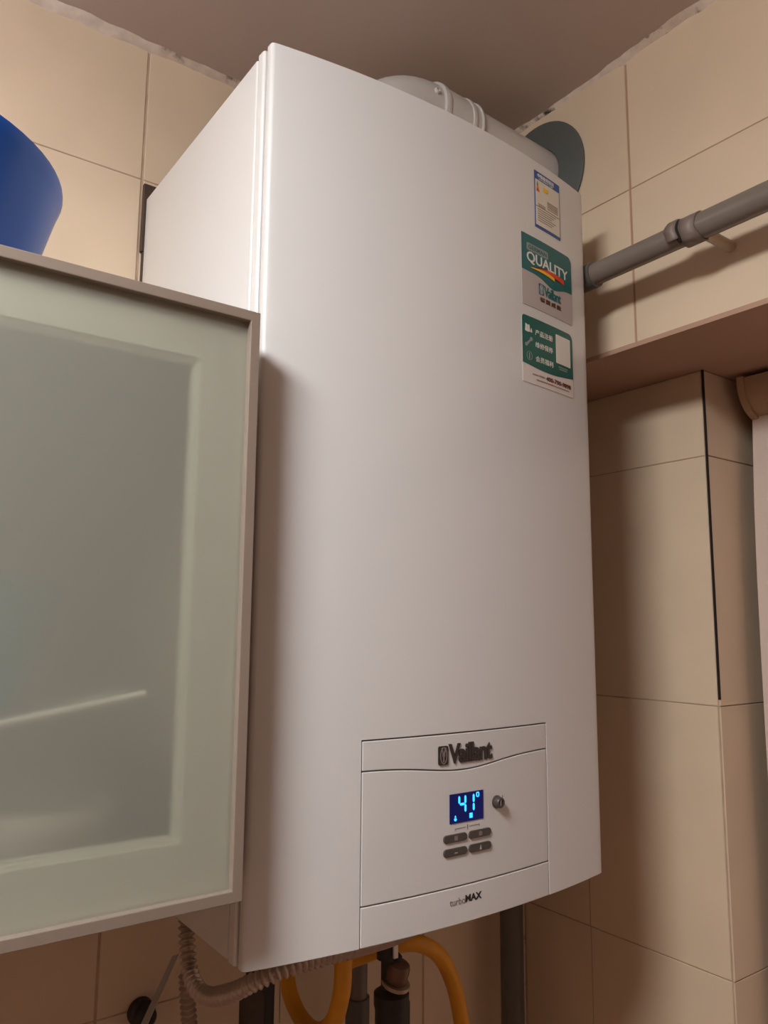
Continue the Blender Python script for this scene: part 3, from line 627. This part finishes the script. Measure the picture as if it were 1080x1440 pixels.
# strap and dark cap at the lower left
st = thing('cable_strap', (-0.006, 0.2, -0.12), 'thin grey strap slanting down left of the corrugated hoses', 'strap')
bm = bmesh.new(); a = Vector((0.066, 0.30, -0.100)); b = Vector((-0.045, 0.145, -0.128)); dn = (b - a).normalized(); sd = Vector((0.0038, -0.0008, 0.001))
prism(bm, [tuple(p) for p in (a - sd, a + sd, b + sd, b - sd)], (0.0004, 0.0006, 0.0012)); obj('strap_band', bm, M['strap'], st)
cpn = thing('pipe_cap', (0.048, 0.3495, -0.166), 'black round pipe cap on the wall behind grey strap', 'pipe cap')
bm = bmesh.new(); lathe(bm, (0.046, 0.3495, -0.170), (0, -1, 0), [(0, 0), (0.015, 0), (0.015, 0.010), (0.012, 0.013), (0.012, 0.022), (0.009, 0.025), (0, 0.025)], 28); obj('cap_body', bm, M['dark'], cpn, smooth=True)

# ------------------------------------------------------------------ roller blind in the window recess
bl = thing('roller_blind', (0.79, -0.4, 0.566), 'beige roller blind with rounded cassette under the right hand beam', 'blind')
def cass(inset):
    cx, cz, r = 0.7745, 0.6130, 0.0480 - inset
    P = [(0.8390, 0.6225 - inset * .5), (cx - r, 0.6225 - inset * .5)]
    for i in range(13):
        a = math.pi + math.pi / 2 * i / 12; P.append((cx + r * math.cos(a), cz + r * math.sin(a)))
    P.append((0.8390, cz - r)); return P
bm = bmesh.new(); prism(bm, [(x, -0.0300, z) for x, z in cass(0.0)], (0, -0.010, 0)); bevel(obj('end_cap', bm, M['cassette'], bl), 0.001)
bm = bmesh.new(); prism(bm, [(x, -0.0400, z) for x, z in cass(0.0035)], (0, -1.25, 0)); obj('cassette', bm, M['cassette'], bl, smooth=True)
bm = bmesh.new(); prism(bm, [(x, -1.2900, z) for x, z in cass(0.0)], (0, -0.010, 0)); bevel(obj('end_cap', bm, M['cassette'], bl), 0.001)
FP = [(0.7640, 0.575), (0.7590, 0.51), (0.7540, 0.44), (0.7505, 0.35), (0.7485, 0.25), (0.7472, 0.12), (0.7470, -0.10), (0.7470, -0.60)]
bm = bmesh.new(); prism(bm, [(x, -0.0305, z) for x, z in FP] + [(x + 0.0012, -0.0305, z) for x, z in FP[::-1]], (0, -1.25, 0)); obj('blind_fabric', bm, M['fabric'], bl, smooth=True)
bm = bmesh.new(); box(bm, 0.742, 0.753, -1.28, -0.031, -0.62, -0.60); bevel(obj('bottom_rail', bm, M['cassette'], bl), 0.002)

# ------------------------------------------------------------------ round ceiling lamp (outside the frame, it lights the room)
lp = thing('ceiling_lamp', LAMP, 'round white ceiling lamp left of the cabinet', 'lamp')
bm = bmesh.new(); lathe(bm, (LAMP[0], LAMP[1], CEIL), (0, 0, -1), [(0, 0), (0.205, 0), (0.205, 0.012), (0.203, 0.014), (0.196, 0.014), (0.196, 0.004), (0, 0.004)], 40); obj('lamp_base', bm, M['lamp_body'], lp, smooth=True)
bm = bmesh.new(); lathe(bm, (LAMP[0], LAMP[1], CEIL), (0, 0, -1), [(0.195, 0.006), (0.195, 0.058), (0.186, 0.074), (0.158, 0.084), (0, 0.088)], 32); obj('lamp_diffuser', bm, M['lamp_glow'], lp, smooth=True)
